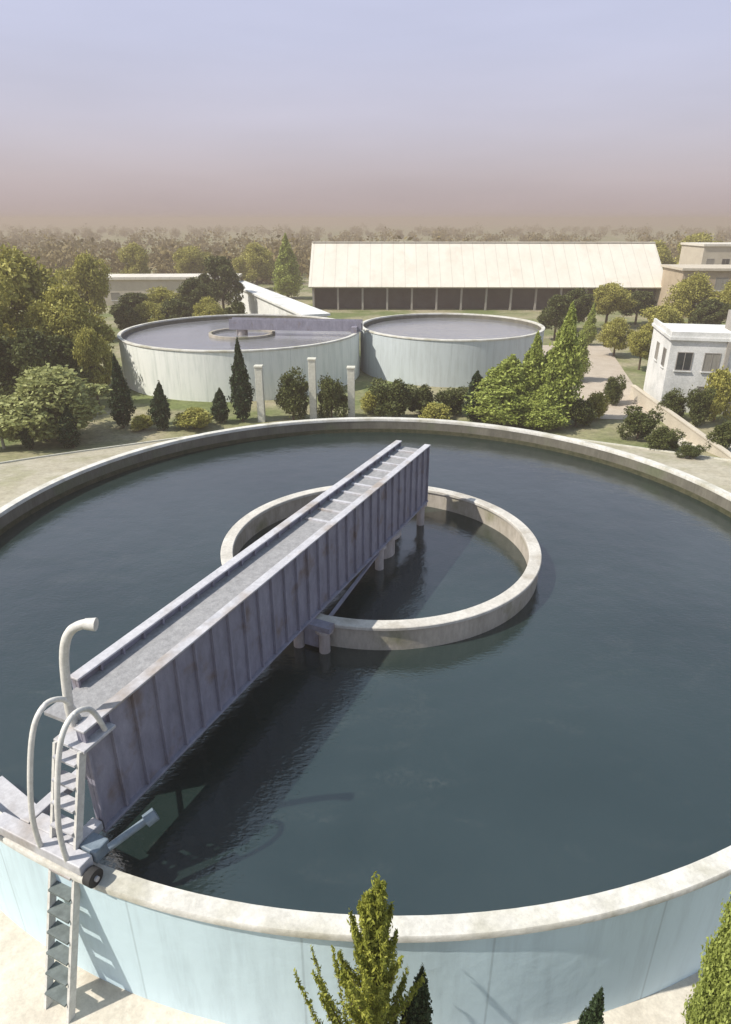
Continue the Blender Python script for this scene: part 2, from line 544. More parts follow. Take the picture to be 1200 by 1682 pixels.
# ---------------------------------------------------------------- main tank
def tank(loc, rad, wall_h, label, cat='tank', th=0.36, group=None, paint='wall'):
    t = thing('settling_tank', (loc[0], loc[1], -wall_h), label, cat, group=group)
    h = wall_h
    mb = MB(); mb.lathe([(rad - .06, -0.6), (rad - .06, h - .16), (rad - th + .05, h - .16), (rad - th + .05, -0.6)])
    o = mb.build('wall', M[paint], t, smooth=True)
    o.location.z = 0
    mb = MB(); mb.lathe([(rad, h - .16), (rad + .02, h - .14), (rad + .02, h - .03), (rad, h), (rad - th, h), (rad - th - .01, h - .02), (rad - th - .01, h - .158)])
    mb.build('rim', M['rim'], t, smooth=True)
    mb = MB(); mb.lathe([(rad - th + .045, h - .162), (rad - th + .045, h - 3.0), (rad - th + .005, h - 3.0), (rad - th + .005, h - .162)])
    mb.build('inner_lining', M['inner'], t, smooth=True)
    mb = MB(); mb.lathe([(rad - th - .003, h - .93), (rad - th - .003, h - .62), (rad - th + .003, h - .62), (rad - th + .003, h - .93)])
    mb.build('tide_line', M['algae'], t, smooth=True)
    return t
def disc(name, c, rad, z, mat, n=192, r0=0.0):
    mb = MB()
    if r0 <= 0:
        mb.add([(rad * math.cos(2 * math.pi * k / n), rad * math.sin(2 * math.pi * k / n), 0) for k in range(n)], [tuple(range(n))])
    else:
        vs = []
        for k in range(n):
            a = 2 * math.pi * k / n
            vs += [(rad * math.cos(a), rad * math.sin(a), 0), (r0 * math.cos(a), r0 * math.sin(a), 0)]
        mb.add(vs, [(2 * k, 2 * ((k + 1) % n), 2 * ((k + 1) % n) + 1, 2 * k + 1) for k in range(n)])
    o = struct(mb.build(name, mat)); o.location = (c[0], c[1], z)
    return o
RT = 15.93
WZ = -0.85
main = tank((TC.x, TC.y), RT, 3.4, 'large round settling tank with pale blue outer wall filling the foreground')
disc('water', TC, RT - .34, WZ, M['water'])

# central ring (feed well)
RC = Vector((0.56, 22.35, 0))
ring = thing('feed_well', (RC.x, RC.y, WZ - .6), 'pale concrete ring standing in the middle of the large tank', 'feed well')
zt = -0.02 - (WZ - .6)
mb = MB(); mb.lathe([(5.84, 0), (5.84, zt - .12), (5.52, zt - .12), (5.52, 0)], 128); mb.build('ring_wall', M['ring_wall'], ring, smooth=True)
mb = MB(); mb.lathe([(5.88, zt - .12), (5.90, zt - .10), (5.90, zt - .02), (5.88, zt), (5.48, zt), (5.46, zt - .02), (5.46, zt - .12)], 128); mb.build('ring_rim', M['ring'], ring, smooth=True)

# ---------------------------------------------------------------- bridge
AZ = R(25.0)
BC = (0.52, 22.92)
bridge = thing('scraper_bridge', (BC[0], BC[1], WZ), 'long grey walkway bridge reaching from tank rim to central ring', 'bridge', rz=math.pi / 2 - AZ)
Z = -WZ                         # local z of the rim level
S0, S1 = -14.5, 3.4
ztop = Z + 2.62
HW = 0.63
mb = MB(); mb.box(S0, S1, -HW + .02, HW - .02, ztop - .32, ztop - .24); mb.build('deck', M['deck'], bridge)
for sd in (-1, 1):
    y = sd * HW; S0 = -14.75 if sd < 0 else -13.7
    mb = MB()
    mb.box(S0, S1, y - .02, y + .02, ztop - 2.45, ztop - .05)
    n = int((S1 - S0) / .62)
    for k in range(n + 1):
        x = S0 + (S1 - S0) * k / n
        x = min(max(x, S0 + .03), S1 - .03)
        for q in (-1, 1):
            ya, yb = sorted((y + q * .022, y + q * .10))
            mb.box(x - .025, x + .025, ya, yb, ztop - 2.44, ztop - .052)
    g = mb.build('girder', M['girder'], bridge)
    mb = MB(); mb.box(S0 - .02, S1 + .02, y - .13, y + .13, ztop - .05, ztop); mb.build('top_flange', M['flange'], g, bevel=.012)
    mb = MB(); mb.box(S0 - .02, S1 + .02, y - .13, y + .13, ztop - 2.51, ztop - 2.45); mb.build('bottom_flange', M['girder'], g, bevel=.012)
mb = MB()
S0 = -14.4; k = 0; x = S0 + .4
while x < S1 - 1.2:
    a, b = (-HW + .03, HW - .03) if k % 2 == 0 else (HW - .03, -HW + .03)
    mb.bar((x, a, ztop - 2.3), (x + 1.2, b, ztop - 2.3), .07); k += 1; x += 1.2
mb.build('under_bracing', M['girder'], bridge)
# cross bars over the far half of the deck
mb = MB()
x = -4.6
while x < S1 - .2:
    mb.box(x - .06, x + .06, -HW + .14, HW - .14, ztop - .239, ztop - .19); x += .82
mb.build('cross_bars', M['flange'], bridge)
# hanging legs into the water near the ring, and at the far end
def leg(x, y, r=.13, top=ztop - 2.68, z0=-.8):
    mb = MB(); mb.tube([(x, y, z0), (x, y, top)], r, 14); o = mb.build('leg', M['post'], bridge, smooth=True)
    mb = MB(); mb.tube([(x, y, top - .08), (x, y, top)], r + .1, 14); mb.build('collar', M['post'], o)
for x, y in ((-6.64, -.3), (-6.58, -1.15)): leg(x, y, .17)
mb = MB(); mb.box(-6.78, -6.42, -1.42, .75, ztop - 2.68, ztop - 2.512); mb.build('cross_beam', M['girder'], bridge)
for x, y in ((-1.2, -.55), (-1.2, .55), (3.1, -.55), (3.1, .55)): leg(x, y, .16, ztop - 2.512)
mb = MB(); mb.tube([(0, 0, -.8), (0, 0, ztop - 2.65)], .62, 28); mb.tube([(0, 0, ztop - 2.65), (0, 0, ztop - 2.515)], .85, 28)
mb.build('central_pier', M['post'], bridge, smooth=True)
# raking scum board hung between the legs
mb = MB(); mb.box(-6.63, -6.57, -.97, -.48, .1, .7); mb.build('scum_board', M['girder'], bridge)
mb = MB(); mb.bar((-6.45, -1.0, .72), (-1.2, -.55, .72), .09); mb.bar((-6.45, -.2, 1.5), (-1.2, .55, 1.5), .09); mb.build('tie_bars', M['girder'], bridge)
# end carriage riding on the rim
mb = MB()
mb.box(-15.72, -15.42, -1.15, 1.15, Z + .22, Z + .46)
mb.box(-15.41, -14.78, -.75, -.5, Z + .24, Z + .44); mb.box(-15.41, -13.72, .5, .75, Z + .24, Z + .44)
mb.box(-15.41, -15.1, -.49, .49, Z + .26, Z + .42)
car = mb.build('end_carriage', M['flange'], bridge, bevel=.02)
for yy in (-1.28, 1.28):
    mb = MB(); dx = -15.6
    mb.tube([(dx, yy - .08, Z + .17), (dx, yy + .08, Z + .17)], .17, 24)
    wh = mb.build('wheel', M['tyre'], car, smooth=True)
    mb = MB(); mb.tube([(dx, yy - .12, Z + .17), (dx, yy + .12, Z + .17)], .05, 12); mb.build('axle', M['flange'], wh, smooth=True)
mb = MB(); mb.box(-15.40, -15.05, -1.2, -.8, Z + .2, Z + .5)
mb.build('gearbox', M['motor'], car, bevel=.03)
mb = MB(); mb.tube([(-15.2, -1.34, Z + .5), (-14.5, -1.75, Z + .75)], .07, 12); mb.tube([(-14.6, -1.7, Z + .71), (-14.42, -1.80, Z + .78)], .13, 14)
mb.build('push_rod', M['motor'], car, smooth=True)
sc = on_z(8, 1318, -.55)
t = thing('scum_box', (sc.x, sc.y, WZ - .3), 'pale grey scum box floating inside the tank left of the ladder', 'scum box', rz=R(-35))
mb = MB()
mb.box(-.7, .7, -.3, -.26, 0, .55); mb.box(-.7, .7, .26, .3, 0, .55); mb.box(-.7, -.66, -.259, .259, 0, .55); mb.box(.66, .7, -.259, .259, 0, .55); mb.box(-.659, .659, -.259, .259, .36, .4)
mb.build('trough', M['flange'], t)
mb = MB(); mb.box(-.78, .78, -.36, .36, .551, .62); mb.build('lid', M['flange'], t, bevel=.01)

# access ladder: treads up the wall, stringers, hand rails
LD = on_z(112, 1412, 0)
lad = thing('access_ladder', (LD.x, LD.y, 0), 'steep steel access ladder with looped handrails at bridge end', 'ladder', rz=-AZ)
# local: -y points away from the tank towards the ground
foot_y, foot_z = -0.95, -3.18
top_y, top_z = 0.55, 2.3
def smooth_path(p, n=5):
    p = [Vector(q) for q in p]; o = []
    for i in range(len(p) - 1):
        a, b, c, d = p[max(i - 1, 0)], p[i], p[i + 1], p[min(i + 2, len(p) - 1)]
        for k in range(n):
            t = k / n
            o.append(.5 * (2 * b + (c - a) * t + (2 * a - 5 * b + 4 * c - d) * t * t + (3 * b - a - 3 * c + d) * t ** 3))
    return o + [p[-1]]
def lp(z, x): return (x, foot_y + (top_y - foot_y) * (z - foot_z) / (top_z - foot_z), z)
for sx in (-.30, .30):
    mb = MB(); mb.bar(lp(foot_z, sx), lp(top_z, sx), .06, .16); mb.build('stringer', M['white_pipe'], lad)
for k in range(12):
    z = foot_z + .42 + k * .44
    x, y, zz = lp(z, 0)
    mb = MB(); mb.box(-.268, .268, y - .13, y + .13, z - .025, z + .025); mb.build('tread', M['tread'] if k < 6 else M['flange'], lad)
for sx in (-.33, .33):
    mb = MB()
    pts = [lp(.15, sx)]
    q = Vector(lp(.15, sx))
    pts += [(sx, q.y - .18, .35), (sx, q.y - .2, 1.2), (sx, q.y + .0, 2.2), (sx, q.y + .25, 2.9), (sx, q.y + .55, 3.15), (sx * .95, q.y + .85, 3.05), (sx * .95, top_y + .42, 2.8), (sx * .95, top_y + .55, 2.34)]
    mb.tube(smooth_path(pts), .05, 12); mb.build('handrail', M['white_pipe'], lad, smooth=True)
mb = MB(); mb.box(-.38, .38, top_y - .02, top_y + .75, top_z - .04, top_z + .03); mb.build('landing', M['flange'], lad, bevel=.01)

# gooseneck post at the near end of the bridge
GP = at_y(128, 1235, 9.75)
goose = thing('gooseneck_post', (GP.x, GP.y, 2.2), 'tall pale gooseneck post curving over at the bridge end', 'post', rz=-AZ)
d0 = at_y(128, 1235, 9.75); pts = []
for u, v in ((128, 1235), (124, 1200), (114, 1165), (108, 1120), (105, 1080), (108, 1052), (116, 1036), (128, 1028), (142, 1024)):
    p = at_y(u, v, 9.75) - d0
    pts.append(p)
pts = [Vector((p.x, 0, p.z)) for p in pts]
base_z = d0.z
goose.location.z = base_z
goose.rotation_euler.z = 0
mb = MB(); mb.tube(smooth_path(pts), .085, 14); mb.build('bent_pipe', M['white_pipe'], goose, smooth=True)
mb = MB(); mb.tube([pts[0] + Vector((0, 0, -.12)), pts[0] + Vector((0, 0, .1))], .14, 14); mb.build('base_socket', M['flange'], goose)
e = pts[-1]
mb = MB(); mb.tube([e + Vector((-.03, 0, -.01)), e + Vector((.16, 0, -.02))], [.10, .12], 14); mb.build('nozzle', M['white_pipe'], goose, smooth=True)

# ---------------------------------------------------------------- the two far tanks
FT = [((-13.5, 74.2), 12.9, 'smaller round tank on the left behind, white wall lit by sun', 5.0), ((9.75, 77.6), 10.4, 'smaller round tank on the right behind, pale blue grey wall half hidden by greenery', 5.0)]
for (x, y), r, lab, wh in FT:
    tank((x, y), r, wh, lab, group='round tanks behind the large one', paint='white_wall' if x < 0 else 'green_wall')
    disc('water', (x, y), r - .34, -0.55, M['far_water'], 128)
fb = thing('scraper_bridge', (-13.5, 74.2, -.7), 'dark walkway bridge over the left of the two smaller tanks', 'bridge', rz=R(-6))
mb = MB(); mb.box(-1.2, 13.2, -.6, .6, 1.5, 1.62); mb.build('deck', M['deck'], fb)
for sd in (-1, 1):
    mb = MB(); mb.box(-1.2, 13.2, sd * .62 - .05, sd * .62 + .05, .75, 1.85); mb.build('girder', M['girder'], fb)
mb = MB(); mb.tube([(0, 0, -.5), (0, 0, 1.49)], .6, 20); mb.build('central_pier', M['post'], fb, smooth=True)
mb = MB(); mb.box(12.2, 12.8, -1.5, 1.5, .72, 1.3); mb.build('end_carriage', M['girder'], fb)
x, y = FT[0][0]
w = thing('feed_well', (x, y, -1.2), 'low concrete ring inside the smaller white tank on the left', 'feed well')
mb = MB(); mb.lathe([(3.6, 0), (3.6, .9), (3.3, .9), (3.3, 0)], 64); mb.build('ring_wall', M['ring_wall'], w, smooth=True)

# ---------------------------------------------------------------- buildings
def window(parent, x, y, z, w, h, face):
    """face 'y-': on a wall looking towards -y at local y; 'x-': towards -x at local x"""
    fr = MB(); gl = MB(); t = .07
    def slab(mb, a0, a1, z0, z1, d0, d1):
        if face == 'y-': mb.box(x + a0, x + a1, y - d1, y - d0, z + z0, z + z1)
        else: mb.box(x - d1, x - d0, y + a0, y + a1, z + z0, z + z1)
    slab(fr, -w / 2, -w / 2 + t, 0, h, .003, .05); slab(fr, w / 2 - t, w / 2, 0, h, .003, .05)
    slab(fr, -w / 2 + t, w / 2 - t, 0, t, .003, .05); slab(fr, -w / 2 + t, w / 2 - t, h - t, h, .003, .05)
    slab(fr, -.03, .03, t, h - t, .003, .045)
    f = fr.build('window', M['frame'], parent)
    slab(gl, -w / 2 + t, -.03, t, h - t, .004, .02); slab(gl, .03, w / 2 - t, t, h - t, .004, .02)
    gl.build('pane', M['curtain'] if random.random() < .3 else M['glass'], f)
    si = MB(); slab(si, -w / 2 - .08, w / 2 + .08, -.09, -.003, .003, .14); si.build('sill', M['white'], f)

# long shed with pale roof
G = -4.8
sh = thing('long_shed', (23, 139, G), 'long industrial shed with wide pale roof and dark open front', 'shed', rz=R(-1.0))
x0, x1 = -33.5, 33.2
mb = MB(); mb.box(x0 + .6, x1 - .6, 9, 9.4, 0, 4.2); mb.box(x0 + .6, x0 + .9, -8.6, 8.99, 0, 4.0); mb.box(x1 - .9, x1 - .6, -8.6, 8.99, 0, 4.0)
mb.add([(x0 + .6, -8.6, 4.0), (x0 + .6, 9, 4.0), (x0 + .6, .2, 11.1), (x0 + .9, -8.6, 4.0), (x0 + .9, 9, 4.0), (x0 + .9, .2, 11.1)], [(0, 1, 2), (5, 4, 3), (0, 3, 4, 1), (1, 4, 5, 2), (2, 5, 3, 0)])
mb.build('wall', M['cream'], sh)
mb = MB()
mb.add([(x0, -9.6, 4.25), (x1, -9.6, 4.25), (x1, .2, 11.6), (x0, .2, 11.6), (x1, 10, 4.25), (x0, 10, 4.25)], [(0, 1, 2, 3), (3, 2, 4, 5)])
ro = mb.build('roof', M['roof'], sh)
md = ro.modifiers.new('thick', 'SOLIDIFY'); md.thickness = .25; md.offset = -1
mb = MB(); mb.box(x0 + .05, x1 - .05, -.1, .5, 11.62, 11.78); mb.build('ridge_cap', M['roof'], ro)
mb = MB(); mb.box(x0 + .9, x1 - .9, -6.5, -6.2, 0, 3.8); mb.build('shaded_front', M['shed_front_shade'], sh)  # near-black panel, painted as the shade within the open front
for k in range(15):
    xx = x0 + .8 + (x1 - x0 - 1.6) * k / 14
    mb = MB(); mb.box(xx - .18, xx + .18, -8.9, -8.55, 0, 4.55); mb.build('column', M['grey_wall'], sh)

# low cream building on the left behind the tank
lb = thing('low_building', (-41, 142, G), 'long low cream building half hidden by trees at left', 'building', rz=R(3))
mb = MB(); mb.box(-16, 15, -4, 4, 0, 4.9); mb.build('wall', M['cream'], lb)
mb = MB(); mb.box(-16.4, 15.4, -4.4, 4.4, 4.905, 5.4); mb.build('roof', M['roof'], lb)
for k in range(7): window(lb, -13.2 + k * 4.3, -4, 1.0, 1.7, 1.5, 'y-')

# white gallery running back between the far tanks
a, b = Vector((-6.6, 91.0, 0)), Vector((-26.5, 142.0, 0))
dr = (b - a); gl_len = dr.length
ga = thing('white_gallery', (a.x, a.y, G), 'long narrow white gallery running back behind the left tank', 'building', rz=math.atan2(dr.y, dr.x))
mb = MB(); mb.box(0, gl_len, -1.6, 1.6, 0, 4.0); mb.build('wall', M['white'], ga)
mb = MB(); mb.box(-.3, gl_len + .3, -1.95, 1.95, 4.005, 4.3); mb.build('roof', M['white'], ga)

# white house at right
ho = thing('white_house', (31.6, 60.5, G), 'white two storey house with flat roof and dark windows at right', 'house', rz=R(-12))
mb = MB(); mb.box(-4.6, 6, -3.4, 5, 0, 6.3); mb.build('wall', M['white'], ho)
mb = MB(); mb.box(-4.8, 6.2, -3.6, 5.2, 6.305, 6.55); ro = mb.build('roof', M['white'], ho)
mb = MB(); mb.box(-4.7, 6.1, -3.5, -3.3, 6.555, 7.0); mb.box(-4.7, -4.5, -3.29, 5.1, 6.555, 7.0); mb.build('parapet', M['white'], ro)
mb = MB(); mb.box(1.2, 3.6, .5, 3, 6.56, 8.2); mb.build('stair_head', M['grey_wall'], ro)
for xx in (-3.3, -1.1, 1.6, 4.2):
    window(ho, xx, -3.4, 3.7, 1.3, 1.6, 'y-')
for xx in (-1.1, 4.2): window(ho, xx, -3.4, .9, 1.3, 1.5, 'y-')
for yy in (-1.6, 1.6): window(ho, -4.6, yy, 3.7, 1.2, 1.6, 'x-')
mb = MB(); mb.box(1.0, 2.2, -3.46, -3.403, 0, 2.2); dd = mb.build('door', M['frame'], ho)
mb = MB(); mb.box(.6, 2.6, -4.6, -3.405, 2.45, 2.6); mb.build('canopy', M['white'], ho)
mb = MB(); mb.box(-.15, .15, -3.62, -3.403, 0, 6.3); mb.build('rain_pipe', M['grey_wall'], ho)

# grey block beyond the house
gb = thing('apartment_block', (62.5, 124, G), 'hazy tan two storey block with dark windows beyond the white house', 'building', rz=R(-4))
mb = MB(); mb.box(-8, 14, -5, 5, 0, 7.8); mb.build('wall', M['tan_wall'], gb)
mb = MB(); mb.box(-8.4, 14.4, -5.4, 5.4, 7.805, 8.2); mb.build('roof', M['cream'], gb)
for r_ in range(2):
    for k in range(5): window(gb, -5.6 + k * 4.2, -5, 1.0 + r_ * 3.6, 2.1, 2.1, 'y-')
hb = thing('far_building', (88, 172, G), 'far pale flat building at the right edge near the horizon', 'building')
mb = MB(); mb.box(-9, 12, -6, 6, 0, 10.0); mb.build('wall', M['cream'], hb)
mb = MB(); mb.box(-9.3, 12.3, -6.3, 6.3, 10.005, 10.5); mb.build('roof', M['roof'], hb)
for k in range(5): window(hb, -7 + k * 3.6, -6, 5.5, 1.8, 1.8, 'y-')

# low boundary wall right of the hedge
p, q = on_z(1036, 652, G), on_z(1215, 790, G)
bw = MB(); pd = (q - p).normalized()
bw.bar(p + Vector((0, 0, .3)), q + Vector((0, 0, .3)), .3, 1.6)
bw.bar(p + Vector((0, 0, 1.15)), q + Vector((0, 0, 1.15)), .42, .1)
tag(bw.build('boundary_wall', M['cream']), 'low pale boundary wall running between dark hedge and white house', 'wall')

# pale posts in front of the far tanks
post0 = None
for i, (u, vt, vb, lab) in enumerate(((430, 600, 692, 'pale concrete post right of the tallest dark cypress'), (515, 588, 690, 'pale concrete post between two round dark shrubs, tallest of three'), (577, 602, 688, 'pale concrete post at the meeting of the two smaller tanks'))):
    pb = on_z(u, vb, G); top = at_y(u, vt, pb.y).z
    hgt = top - G
    t = thing('concrete_post', (pb.x, pb.y, G), lab, 'post', group='pale posts before the smaller tanks')
    mb = MB(); mb.box(-.30, .30, -.30, .30, -.05, hgt - .15); mb.build('shaft', M['concrete_post'], t, bevel=.03)
    mb = MB(); mb.box(-.36, .36, -.36, .36, hgt - .149, hgt); mb.build('cap', M['concrete_post'], t, bevel=.03)

# ---------------------------------------------------------------- trees
rng = np.random.default_rng(11)
def leaves_mesh(name, C, size, mat, flat=None, aspect=1.6, up=0.0):
    """one small quad per point in C; random tilt, size per point; up>0 leans blades upright"""
    C = np.asarray(C, dtype=np.float64); n = len(C)
    a = rng.normal(size=(n, 3)); a[:, 2] += up * 3 * np.sign(up or 1)
    a /= np.linalg.norm(a, axis=1)[:, None]
    b = rng.normal(size=(n, 3)); b -= (b * a).sum(1)[:, None] * a
    b /= np.linalg.norm(b, axis=1)[:, None]
    s = (size * rng.uniform(.6, 1.4, n))[:, None]
    A = a * s * aspect / 2; B = b * s / 2
    V = np.stack([C - A, C + B * .9, C + A, C - B * .9], 1).reshape(-1, 3)
    me = bpy.data.meshes.new(name)
    me.vertices.add(4 * n); me.loops.add(4 * n); me.polygons.add(n)
    me.vertices.foreach_set('co', V.ravel())
    me.loops.foreach_set('vertex_index', np.arange(4 * n, dtype=np.int32))
    me.polygons.foreach_set('loop_start', np.arange(0, 4 * n, 4, dtype=np.int32))
    me.polygons.foreach_set('loop_total', np.full(n, 4, dtype=np.int32))
    me.update(calc_edges=True); me.validate()
    me.materials.append(mat)
    return me
def clump_pts(c, rad, n, hollow=.55):
    d = rng.normal(size=(n, 3)); d /= np.linalg.norm(d, axis=1)[:, None]
    r = (hollow + (1 - hollow) * rng.random(n) ** .7) * (1 + .16 * rng.normal(size=n))
    return np.asarray(c) + d * r[:, None] * np.asarray(rad)
def trunk_mesh(name, h, r, limbs, mat):
    mb = MB()
    lean = random.uniform(-.03, .03)
    mb.tube([(0, 0, -.2), (lean * h * .4, 0, h * .35), (lean * h, lean * h * .6, h * .95)], [r, r * .75, r * .22], 9)
    for e in limbs:
        z0 = h * random.uniform(.3, .6)
        m = Vector(e) * .5; m.z = (z0 + e[2]) / 2 + .1
        mb.tube([(0, 0, z0), m, e], [r * .5, r * .32, r * .1], 7)
    me = bpy.data.meshes.new(name)
    me.from_pydata(mb.v, [], mb.f); me.update(); me.materials.append(mat)
    return me
def kind_broad(n_cl, leaf, per, mat, bark, seed, flat=.85, low=.38):
    """unit tree: height 1, half width about .42"""
    random.seed(seed)
    cl = []; pts = []
    for i in range(n_cl):
        a = i * 2.4 + random.uniform(-.4, .4)
        t = (i + .5) / n_cl
        z = low + (0.88 - low) * t
        w = math.sin(math.pi * min(1, (t * .86 + .16))) ** .7
        rr = .30 * w * random.uniform(.35, 1.2)
        c = (rr * math.cos(a), rr * math.sin(a), z)
        s = random.uniform(.07, .18)
        cl.append(c)
        pts.append(clump_pts(c, (s, s, s * flat), per))
    P = np.concatenate(pts)
    return leaves_mesh('crown', P, leaf, mat), trunk_mesh('trunk', .8, .028, [Vector(c) for c in cl[::3]], bark)
def kind_column(n, leaf, mat, bark, seed, base=.06, belly=.3, w=.16, power=.8, up=.5):
    """unit columnar tree: height 1, half width w"""
    t = rng.random(n) ** .85
    z = base + (1 - base) * t
    prof = np.where(t < belly, .55 + .45 * np.sin(np.pi / 2 * t / belly), (1 - ((t - belly) / (1 - belly))) ** power)
    a = rng.random(n) * 2 * np.pi
    lob = 1 + .17 * np.sin(a * 5 + z * 17 + seed) + .17 * np.sin(a * 3 - z * 31 + 1) + .12 * np.sin(a * 2 + z * 9 + seed * 2) + .13 * rng.normal(size=n)
    r = w * prof * lob * (.6 + .4 * rng.random(n) ** .5)
    bend = w * .22 * np.sin(z * 3.1 + seed)
    P = np.stack([r * np.cos(a) + bend, r * np.sin(a) + bend * .5, z + .02 * rng.normal(size=n)], 1)
    return leaves_mesh('crown', P, leaf, mat, up=up), trunk_mesh('trunk', .8, .02, [], bark)
def kind_shrub(n_cl, leaf, per, mat, seed):
    random.seed(seed); pts = []
    for i in range(n_cl):
        a = i * 2.4; t = (i + .5) / n_cl
        z = .2 + .6 * t; rr = .32 * math.sqrt(max(0, 1 - (z - .35) ** 2 / .42)) * random.uniform(.4, 1.25)
        s = random.uniform(.10, .23)
        pts.append(clump_pts((rr * math.cos(a), rr * math.sin(a), z), (s, s, s), per))
    return leaves_mesh('crown', np.concatenate(pts), leaf, mat), trunk_mesh('trunk', .6, .03, [(.15, .1, .5), (-.15, .05, .5), (.02, -.15, .5)], M['bark'])
K = {
    'olive0': kind_broad(22, .020, 900, M['leaf_olive'], M['bark'], 1),
    'olive1': kind_broad(18, .021, 1000, M['leaf_olive'], M['bark'], 2, low=.3),
    'olive2': kind_broad(26, .020, 800, M['leaf_olive'], M['bark'], 3, low=.26),
    'dark0': kind_broad(18, .026, 650, M['leaf_dark'], M['bark'], 4, low=.28),
    'dark1': kind_broad(14, .027, 750, M['leaf_dark'], M['bark'], 5, low=.34),
    'pale0': kind_broad(24, .026, 750, M['leaf_pale'], M['pale_bark'], 6, low=.26),
    'bright0': kind_column(13000, .022, M['leaf_bright'], M['bark'], 7, w=.24, belly=.28, power=.75, up=.3),
    'bright1': kind_column(13000, .021, M['leaf_bright'], M['bark'], 8, w=.20, belly=.25, power=.9, up=.3),
    'cyp0': kind_column(8000, .022, M['leaf_cypress'], M['bark'], 9, w=.125),
    'cyp1': kind_column(7000, .024, M['leaf_cypress'], M['bark'], 10, w=.15, belly=.35, power=.7),
    'shrub0': kind_shrub(16, .036, 450, M['leaf_dark'], 12),
    'shrub1': kind_shrub(12, .038, 520, M['leaf_dark'], 13),
    'shrub2': kind_shrub(14, .036, 480, M['leaf_olive'], 14),
}
def plant(kind, name, x, y, h, wf, label, cat, group=None, z=None, rz=None):
    """a tree thing: Empty at its foot, crown and trunk below it"""
    cm, tm = K[kind]
    t = thing(name, (x, y, gz(x, y) if z is None else z), label, cat, rz=random.uniform(0, 6.28) if rz is None else rz, group=group)
    for nm, me in (('crown', cm), ('trunk', tm)):
        o = bpy.data.objects.new(nm, me); COL.objects.link(o); o.parent = t
        o.scale = (h * wf, h * wf, h)
    return t
def by_px(kind, name, u, vb, vt, wpx, label, cat, group=None, y=None, unit=.84):
    """place by the foot (u, vb) seen on the ground, top vt, and crown width in the photograph"""
    if y is None: p = on_z(u, vb, G)
    else: p = at_y(u, vb, y)
    z0 = gz(p.x, p.y)
    top = at_y(u, vt, p.y).z
    h = top - z0
    dist = p.y * math.cos(TH) + (H_CAM - (z0 + top) / 2) * math.sin(TH)
    wid = wpx * dist / 1087.0
    return plant(kind, name, p.x, p.y, h, wid / (unit * h), label, cat, group, z=z0)

# cypresses and shrubs along the outer edge of the ring road
CY = 'cypresses and shrubs along the ring road'
for kd, u, vb, vt, w, lab in (
    ('cyp0', 203, 702, 588, 34, 'dark cypress at the left end of the white tank wall'),
    ('cyp1', 269, 706, 630, 26, 'small dark cypress in front of the middle of white tank wall'),
    ('cyp0', 399, 692, 562, 34, 'tallest dark cypress, in front of the white tank wall'),
    ('cyp1', 364, 694, 640, 24, 'shortest dark cypress, just left of the tallest cypress'),
    ('cyp1', 779, 694, 612, 34, 'dark cypress just left of the yellow green trees'),
    ('cyp0', 50, 745, 655, 22, 'leftmost thin cypress in front of the pale bush tree'),
    ('cyp0', 78, 725, 640, 26, 'thin cypress in front of the middle of pale bush tree'),
    ('cyp1', 120, 740, 672, 28, 'squat cypress in front of the right side of pale bush tree')):
    by_px(kd, 'cypress_tree', u, vb, vt, w, lab, 'cypress', CY, unit=.28)
for kd, u, vb, vt, w, lab in (
    ('shrub0', 482, 690, 606, 66, 'dark rounded shrub between two pale posts'),
    ('shrub1', 545, 690, 616, 60, 'dark rounded shrub between the tallest and rightmost pale post'),
    ('shrub0', 645, 690, 618, 76, 'wide dark shrub before the left end of smaller right tank'),
    ('shrub2', 715, 692, 660, 60, 'low olive shrub before the right of the two smaller tanks'),
    ('shrub0', 690, 680, 628, 56, 'dark shrub second in the row before the smaller right tank'),
    ('shrub1', 742, 680, 634, 60, 'dark shrub beside the cypress left of yellow green trees'),
    ('shrub2', 612, 678, 640, 50, 'olive shrub between rightmost pale post and wide dark shrub'),
    ('shrub2', 975, 690, 640, 46, 'olive shrub between the brownish shrub and clipped bush'),
    ('shrub0', 1100, 690, 640, 52, 'dark shrub at the left foot of the white house wall'),
    ('shrub2', 320, 704, 668, 70, 'low olive shrub between two cypresses by white wall'),
    ('shrub2', 235, 706, 680, 44, 'small olive shrub at the foot of leftmost wall cypress'),
    ('shrub0', 945, 700, 650, 64, 'brownish low shrub right of the yellow green trees'),
    ('shrub0', 1004, 664, 616, 42, 'round clipped bush alone on the pinkish paving'),
    ('shrub1', 1046, 722, 668, 66, 'largest bush of the dark hedge by boundary wall'),
    ('shrub0', 1085, 745, 700, 58, 'second bush of the dark hedge by boundary wall'),
    ('shrub1', 1128, 768, 728, 44, 'lowest and nearest bush of the dark hedge by boundary wall'),
    ('shrub0', 1185, 752, 690, 60, 'dark bush at right edge before the white house'),
    ('shrub1', 1142, 700, 632, 44, 'dark upright bush before the house door'),
    ('shrub2', 1172, 692, 596, 58, 'tall olive bush against the white house')):
    by_px(kd, 'round_shrub', u, vb, vt, w, lab, 'shrub', CY, unit=.98)
YG = 'yellow green trees at the right tank'
for kd, u, vb, vt, w, lab in (
    ('bright0', 826, 694, 588, 86, 'pale broad conifer, lowest of the yellow green trees'),
    ('bright1', 862, 694, 552, 66, 'middle pointed tree of the yellow green group'),
    ('bright1', 908, 696, 506, 74, 'tallest pointed tree of the yellow green group'),
    ('bright0', 892, 702, 630, 60, 'small yellow green conifer before the tallest pointed one')):
    by_px(kd, 'conifer_tree', u, vb, vt, w, lab, 'conifer', YG, unit=.42)
